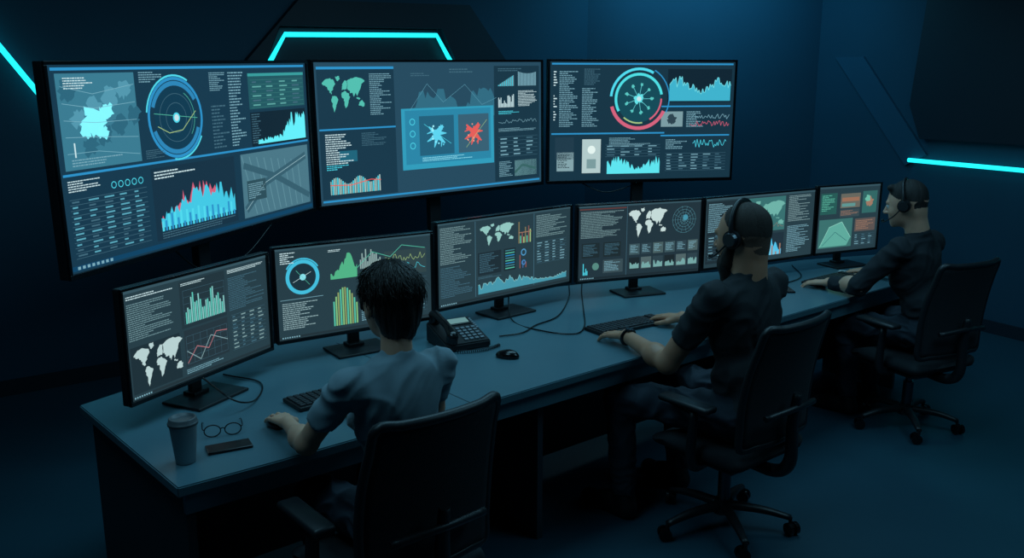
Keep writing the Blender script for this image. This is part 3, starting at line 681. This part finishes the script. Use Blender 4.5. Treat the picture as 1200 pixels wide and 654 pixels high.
    nr=np.zeros(len(V)*3,np.float32);me.vertices.foreach_get('normal',nr);nr=nr.reshape(-1,3).astype(float)
    disp=np.zeros(len(V))
    for i in np.nonzero((vl==SHIRT)|(vl==PANTS))[0]:
        x,y,z=V[i]
        w=.85+1.0*max(0,1-abs(z-.66)/.18)
        wx=noise.noise(Vector((x*5+3,y*5,z*5)))*1.8;wz=noise.noise(Vector((x*5,y*5+9,z*5)))*1.8
        n1=noise.noise(Vector((x*8+wx,y*8,z*12+wz)));n2=noise.noise(Vector((x*9-z*5+7+wz,y*8,z*8+wx-x*4)))
        disp[i]=w*.0125*((.30-abs(n1)*1.6)+(.28-abs(n2)*1.5))*.8
    for i in np.nonzero(vl==HAIR)[0]:
        x,y,z=V[i]-h.c
        a=math.atan2(x,-y)
        disp[i]=(.010 if p['hair']=='bob' else .0025)*noise.noise(Vector((a*5,math.hypot(x,y)*14,z*9)))+(.003 if p['hair']=='bob' else .001)*noise.noise(Vector((a*22,z*12,1)))
    V=V+nr*disp[:,None];me.vertices.foreach_set('co',V.ravel().astype(np.float32))
    me.polygons.foreach_set('material_index',lb.astype(np.int32)[:len(me.polygons)]);me.polygons.foreach_set('use_smooth',np.ones(len(me.polygons),bool))
    me.update()
    ob=link(name,me,mats+[M_fade]);ob.location=(loc[0],loc[1],0);ob.rotation_euler=(0,0,math.radians(yaw))
    return ob,h
def strands(ob,h,n=1300):
    rnd=random.Random(5);bm=bmesh.new()
    for i in range(n):
        th=rnd.uniform(-math.pi,math.pi) # 0 = back
        back=abs(th)<1.9
        p0=rnd.uniform(.0,1.2);p1=(rnd.uniform(1.5,2.45) if abs(th)<1.25 else (rnd.uniform(1.2,1.85) if back else rnd.uniform(1.0,1.25)))
        if p1-p0<.4:p0=p1-.5
        off=rnd.uniform(.0,.010);w=rnd.uniform(-.5,.5);flick=rnd.uniform(-.004,.022);pts=[];wv=rnd.uniform(0,6)
        for k in range(7):
            t=k/6;ph=p0+(p1-p0)*t;a=th+w*t*t+.06*math.sin(wv+t*7)
            sx=math.sin(ph)
            sh=1 if ph<1.6 else 1-.38*(ph-1.6)
            x=.092*sx*math.sin(a)*sh;y=-.018-.108*sx*math.cos(a)*sh;z=.044+.098*math.cos(ph)-(.03*(ph-1.5) if ph>1.5 else 0)
            m=1+(off+flick*t**3-.003+.003*math.sin(wv+t*9))/.1
            pts.append(tuple(h.P((x*m,-.018+(y+.018)*m,.044+(z-.044)*m))))
        addtube(bm,pts,.001,seg=3,sub=1,rr=[.0008,.0014,.0016,.0016,.0014,.0011,.0003])
    return fbm('hair_strands',bm,M_hair,ob)
def headset(ob,h):
    bm=bmesh.new();s=h.s
    P=lambda p:tuple(h.P(p))
    pts=[P((.098*math.cos(a),-.012,.02+.112*math.sin(a))) for a in [math.radians(-5+190*i/12) for i in range(13)]]
    addtube(bm,pts,.0075*s,seg=8,sub=3,flat=1.6)
    R=Matrix(h.R.tolist())
    for x in (-1,1):
        addcyl(bm,.034*s,.034*s,.018*s,P((x*.090,-.010,-.002)),R@RY(90),24,mi=0)
        addcyl(bm,.030*s,.024*s,.016*s,P((x*.105,-.010,-.002)),R@RY(90*x),24,mi=1)
    addtube(bm,[P((-.10,0,-.01)),P((-.098,.05,-.05)),P((-.06,.11,-.075)),P((-.03,.125,-.072))],.0035*s,seg=6)
    a=P((-.035,.123,-.072));b=P((-.015,.127,-.07));addtube(bm,[a,b],.008*s,seg=8,sub=1)
    me=bpy.data.meshes.new('headset');bmesh.ops.recalc_face_normals(bm,faces=bm.faces[:]);bm.to_mesh(me);bm.free()
    o=link('headset',me,[mat('headset_plastic',rgb(30,33,36),.35),M_metal],smooth=False);o.location=ob.location;o.rotation_euler=ob.rotation_euler
    return o
wo,wh=person('woman',(-.36,2.71),YAW,dict(s=1.0,fem=True,sh=(.0,.02,1.05),sw=.172,head=(.025,.080,1.248),hyaw=-6,hpitch=-4,hs=1.0,hair='bob',slv=.62,curl=.36,
  Le=(-.245,.17,.815),Lw=(-.20,.40,.806),Lh=(.10,1,-.06),Re=(.25,.17,.82),Rw=(.10,.40,.80),Rh=(-.1,1,-.1),
  Lk=(-.12,.40,.53),La=(-.12,.34,.10),Rk=(.13,.40,.53),Ra=(.13,.42,.10)),[M_skin,M_tee,M_jeans,M_shoe,M_hair,M_lip,M_eye])
strands(wo,wh)
m1,h1=person('bearded_man',(.99,3.66),YAW,dict(s=1.1,sh=(.01,.02,1.10),sw=.205,head=(.016,.055,1.310),hyaw=6,hpitch=-8,hs=1.13,hair='beard',slv=.66,
  Le=(-.26,.20,.775),Lw=(-.175,.52,.808),Lh=(.12,1,-.12),Re=(.30,.26,.80),Rw=(.28,.57,.808),Rh=(-.05,1,-.1),
  Lk=(-.28,.45,.56),La=(-.29,.40,.11),Rk=(.13,.47,.56),Ra=(.13,.44,.11)),[M_skin2,M_black,M_jeans,M_shoe,M_buzz,M_lip,M_eye])
m2,h2=person('man_with_sweater',(2.35,4.90),YAW,dict(s=1.05,long=True,sh=(-.03,.09,1.06),sw=.19,head=(-.07,.15,1.275),hyaw=14,hpitch=-12,hs=1.04,hair='short',
  Le=(-.31,.26,.825),Lw=(-.265,.47,.80),Lh=(.0,1,-.12),Re=(.28,.27,.825),Rw=(.255,.48,.80),Rh=(-.1,1,-.1),
  Lk=(-.14,.42,.55),La=(-.15,.36,.11),Rk=(.14,.42,.55),Ra=(.15,.38,.11)),[M_skin,M_sweater,M_jeans,M_shoe,M_short,M_lip,M_eye])
headset(m1,h1);headset(m2,h2)
# ------------------------------------------------------------------ desk items
Z=.7505
def keyboard(loc,yaw):
    bm=bmesh.new();addbox(bm,(.44,.145,.016),(0,0,.009),bev=.004)
    for r in range(6):
        n=15
        for c in range(n):
            if r==0 and 4<=c<=8:
                if c==4:addbox(bm,(.14,.016,.007),(-.03,-.052,.0195),bev=.0015,mi=1)
                continue
            addbox(bm,(.0215,.0165,.007),(-.198+c*.0265+(.03 if c>12 else 0),-.052+r*.021,.0195),bev=.0015,mi=1)
    me=bpy.data.meshes.new('keyboard');bm.to_mesh(me);bm.free();o=link('keyboard',me,[M_plastic,M_key]);o.location=(*loc,Z);o.rotation_euler=(0,0,math.radians(yaw));return o
keyboard((-.66,3.32),YAW);keyboard((.575,4.31),34);keyboard((1.96,5.36),YAW)
def mouse(loc,yaw):
    V,Fq,lb=surface([[el((0,0,.008),(.031,.055,.026),0,.01),el((0,-.01,.012),(.026,.035,.024),0,.01)]],.003,floor=0.0)
    me=bpy.data.meshes.new('computer_mouse');me.from_pydata(V.tolist(),[],Fq.tolist());o=link('computer_mouse',me,M_glossy,smooth=True);o.location=(*loc,Z);o.rotation_euler=(0,0,math.radians(yaw));return o
mouse((-.842,3.005),YAW-5)
mouse((-.02,3.80),70)
ph=empty('desk_phone',(-.25,4.01,Z),(0,0,math.radians(30)));ph.scale=(1.12,1.12,1.12)
bm=bmesh.new();vs=addbox(bm,(.20,.20,.05),(0,0,.026),bev=0)
for v in vs:
    if v.co.z>.03:v.co.z=.03+.055*(v.co.y+.1)/.2
bmesh.ops.bevel(bm,geom=bm.edges[:],offset=.005,segments=2,affect='EDGES');fbm('phone_body',bm,M_plastic,ph)
sl=RX(math.degrees(math.atan(.055/.2)))
def onph(x,y,h=0):return Vector((x,y,.03+.055*(y+.1)/.2+h))
bm=bmesh.new()
for r in range(5):
    for c in range(4):addbox(bm,(.017,.013,.007),onph(.0+c*.024,-.075+r*.021,.003),sl,bev=.002)
for r in range(6):addbox(bm,(.010,.010,.006),onph(.088,.0+r*.014,.003),sl,bev=.001)
fbm('phone_buttons',bm,mat('phone_button',rgb(120,128,134),.5),ph)
bm=bmesh.new();addbox(bm,(.10,.05,.006),onph(.03,.062,.003),sl,bev=.002);fbm('phone_display_frame',bm,M_glossy,ph)
bm=bmesh.new();addbox(bm,(.085,.036,.003),onph(.03,.062,.007),sl,bev=.0005);fbm('phone_display',bm,emat(90,128,130),ph)
bm=bmesh.new();addtube(bm,[onph(-.068,-.10,.03),onph(-.068,-.085,.034),onph(-.068,-.04,.045),onph(-.068,.04,.045),onph(-.068,.085,.034),onph(-.068,.10,.03)],.02,rr=[.020,.025,.016,.016,.025,.020],seg=12,flat=.8);
addcyl(bm,.024,.024,.03,onph(-.068,-.082,.018),sl,16);addcyl(bm,.024,.024,.03,onph(-.068,.082,.018),sl,16)
fbm('handset',bm,M_glossy,ph)
pts=[]
for i in range(160):
    t=i/159;a=t*2*math.pi*24;pts.append((-.068+.20*t,-.118-.03*math.sin(t*3.1)+.006*math.cos(a),.008+.006*math.sin(a)))
tube('coiled_cord',pts,.0018,M_glossy,ph,sub=1,seg=5)
def lathe(bm,prof,seg=40,mi=0):
    rings=[[bm.verts.new((r*math.cos(2*math.pi*k/seg),r*math.sin(2*math.pi*k/seg),z)) for k in range(seg)] for r,z in prof]
    for A_,B_ in zip(rings,rings[1:]):
        for k in range(seg):
            f=bm.faces.new((A_[k],A_[(k+1)%seg],B_[(k+1)%seg],B_[k]));f.material_index=mi;f.smooth=True
    bm.faces.new(rings[0][::-1]).material_index=mi;bm.faces.new(rings[-1]).material_index=mi
cup=empty('coffee_cup',(-1.05,2.69,Z))
bm=bmesh.new();lathe(bm,[(.029,0),(.031,.001),(.043,.128),(.0445,.132)]);fbm('cup_body',bm,M_cup,cup)
bm=bmesh.new();lathe(bm,[(.047,.129),(.0475,.136),(.046,.138),(.0445,.139),(.043,.150),(.041,.152),(.037,.152),(.036,.146),(.01,.146)]);fbm('cup_lid',bm,M_lid,cup)
g=empty('eyeglasses',(-.998,2.905,Z+.012),(0,0,math.radians(20)))
bm=bmesh.new()
for x in (-.034,.034):
    addtube(bm,[(x+.027*math.cos(a),0,.010+.021*math.sin(a)) for a in [2*math.pi*i/16 for i in range(16)]],.0022,closed=True,sub=2,seg=6)
addtube(bm,[(-.008,0,.014),(0,0,.018),(.008,0,.014)],.002,seg=6)
for x in (-1,1):addtube(bm,[(x*.061,0,.016),(x*.066,.012,.016),(x*.066,.10,.006),(x*.062,.135,-.008)],.002,seg=6)
fbm('frame',bm,M_glossy,g)
box('smartphone',(.072,.145,.009),(0,0,0),M_glossy,bev=.003).location=(-.945,2.80,Z+.005)
bpy.data.objects['smartphone'].rotation_euler=(0,0,math.radians(-62))
box('paper_notepad',(.15,.21,.008),(0,0,0),M_paper,bev=.001).location=(2.16,5.52,Z+.0045)
bpy.data.objects['paper_notepad'].rotation_euler=(0,0,math.radians(60))
box('smartphone.001',(.072,.145,.009),(0,0,0),M_glossy,bev=.003).location=(1.60,5.10,Z+.005)
def watch():
    E_=Vector((-.26,.20,.775));W_=Vector((-.175,.52,.808));d=(W_-E_).normalized();c=E_+(W_-E_)*.94
    x=d.cross(Vector((0,0,1))).normalized();u=x.cross(d)
    bm=bmesh.new();r=.0335
    addtube(bm,[c+(x*math.cos(a)+u*math.sin(a))*r for a in [2*math.pi*i/20 for i in range(20)]],.004,closed=True,sub=1,seg=8,flat=2.6)
    R=Matrix((x,d,u)).transposed();addcyl(bm,.019,.019,.009,c+u*(r+.004),R,20)
    o=fbm('wristwatch',bm,M_glossy);o.location=m1.location;o.rotation_euler=m1.rotation_euler
watch()
cb=[('monitor_cable',[(-1.16,3.2,.86),(-1.02,3.12,.80),(-.98,3.25,.756),(-1.02,3.45,.756),(-1.2,3.55,.756)]),
('monitor_cable',[(-.02,4.66,.86),(.0,4.42,.756),(.14,4.22,.756),(.30,4.16,.756),(.36,4.3,.756),(.38,4.6,.756),(.40,5.0,.756),(.42,5.25,.756)]),
('monitor_cable',[(-.06,4.12,.756),(.05,4.18,.756),(.12,4.32,.756),(.24,4.5,.756),(.32,4.9,.756),(.34,5.2,.756)]),
('monitor_cable',[(1.5,5.45,.86),(1.5,5.25,.756),(1.62,5.25,.756),(1.8,5.45,.756),(1.85,5.8,.756)])]
for n_,p_ in cb:tube(n_,p_,.0035,M_glossy,desk,seg=6,sub=8)
for e_,p_ in ((bd1,[(-1.66,4.3,1.15),(-1.58,4.5,1.0),(-1.45,4.75,1.02),(-1.35,4.98,1.16)]),(bd3,[(.5,6.8,1.2),(.7,6.8,1.12),(.9,6.85,1.16),(1.0,6.95,1.2)])):
    o=tube('display_cable',p_,.0045,M_glossy,None,seg=6,sub=8);o.parent=e_;o.matrix_parent_inverse=(Matrix.Translation(e_.location)@e_.rotation_euler.to_matrix().to_4x4()).inverted()
# ------------------------------------------------------------------ lights
def area(name,loc,rot,sx,sy,power,col):
    l=bpy.data.lights.new(name,'AREA');l.shape='RECTANGLE';l.size=sx;l.size_y=sy;l.energy=power;l.color=col
    o=bpy.data.objects.new(name,l);COL.objects.link(o);o.location=loc;o.rotation_euler=[math.radians(a) for a in rot];return o
BLUE=(.30,.74,1.0)
area('ceiling_panel_light',(.6,4.6,3.15),(0,0,40),3.5,1.2,40,BLUE)
area('ceiling_panel_light',(-1.2,2.2,3.15),(0,0,40),1.5,1.0,15,BLUE)
area('ceiling_panel_light',(2.6,3.0,3.15),(0,0,0),1.5,1.5,22,BLUE)
area('wall_washer_light',(1.7,7.6,3.1),(25,0,5),1.6,.3,18,(.10,.60,.95))
w=bpy.data.worlds.new('w');SC.world=w;w.use_nodes=True
w.node_tree.nodes['Background'].inputs[0].default_value=(.01,.05,.1,1);w.node_tree.nodes['Background'].inputs[1].default_value=.3
cam=bpy.data.cameras.new('camera');co=bpy.data.objects.new('camera',cam);COL.objects.link(co);SC.camera=co
cam.sensor_width=36;cam.lens=31.5;cam.clip_end=100
co.location=(0,0,1.95);co.rotation_euler=(math.pi/2-math.atan(233/1050),0,0)
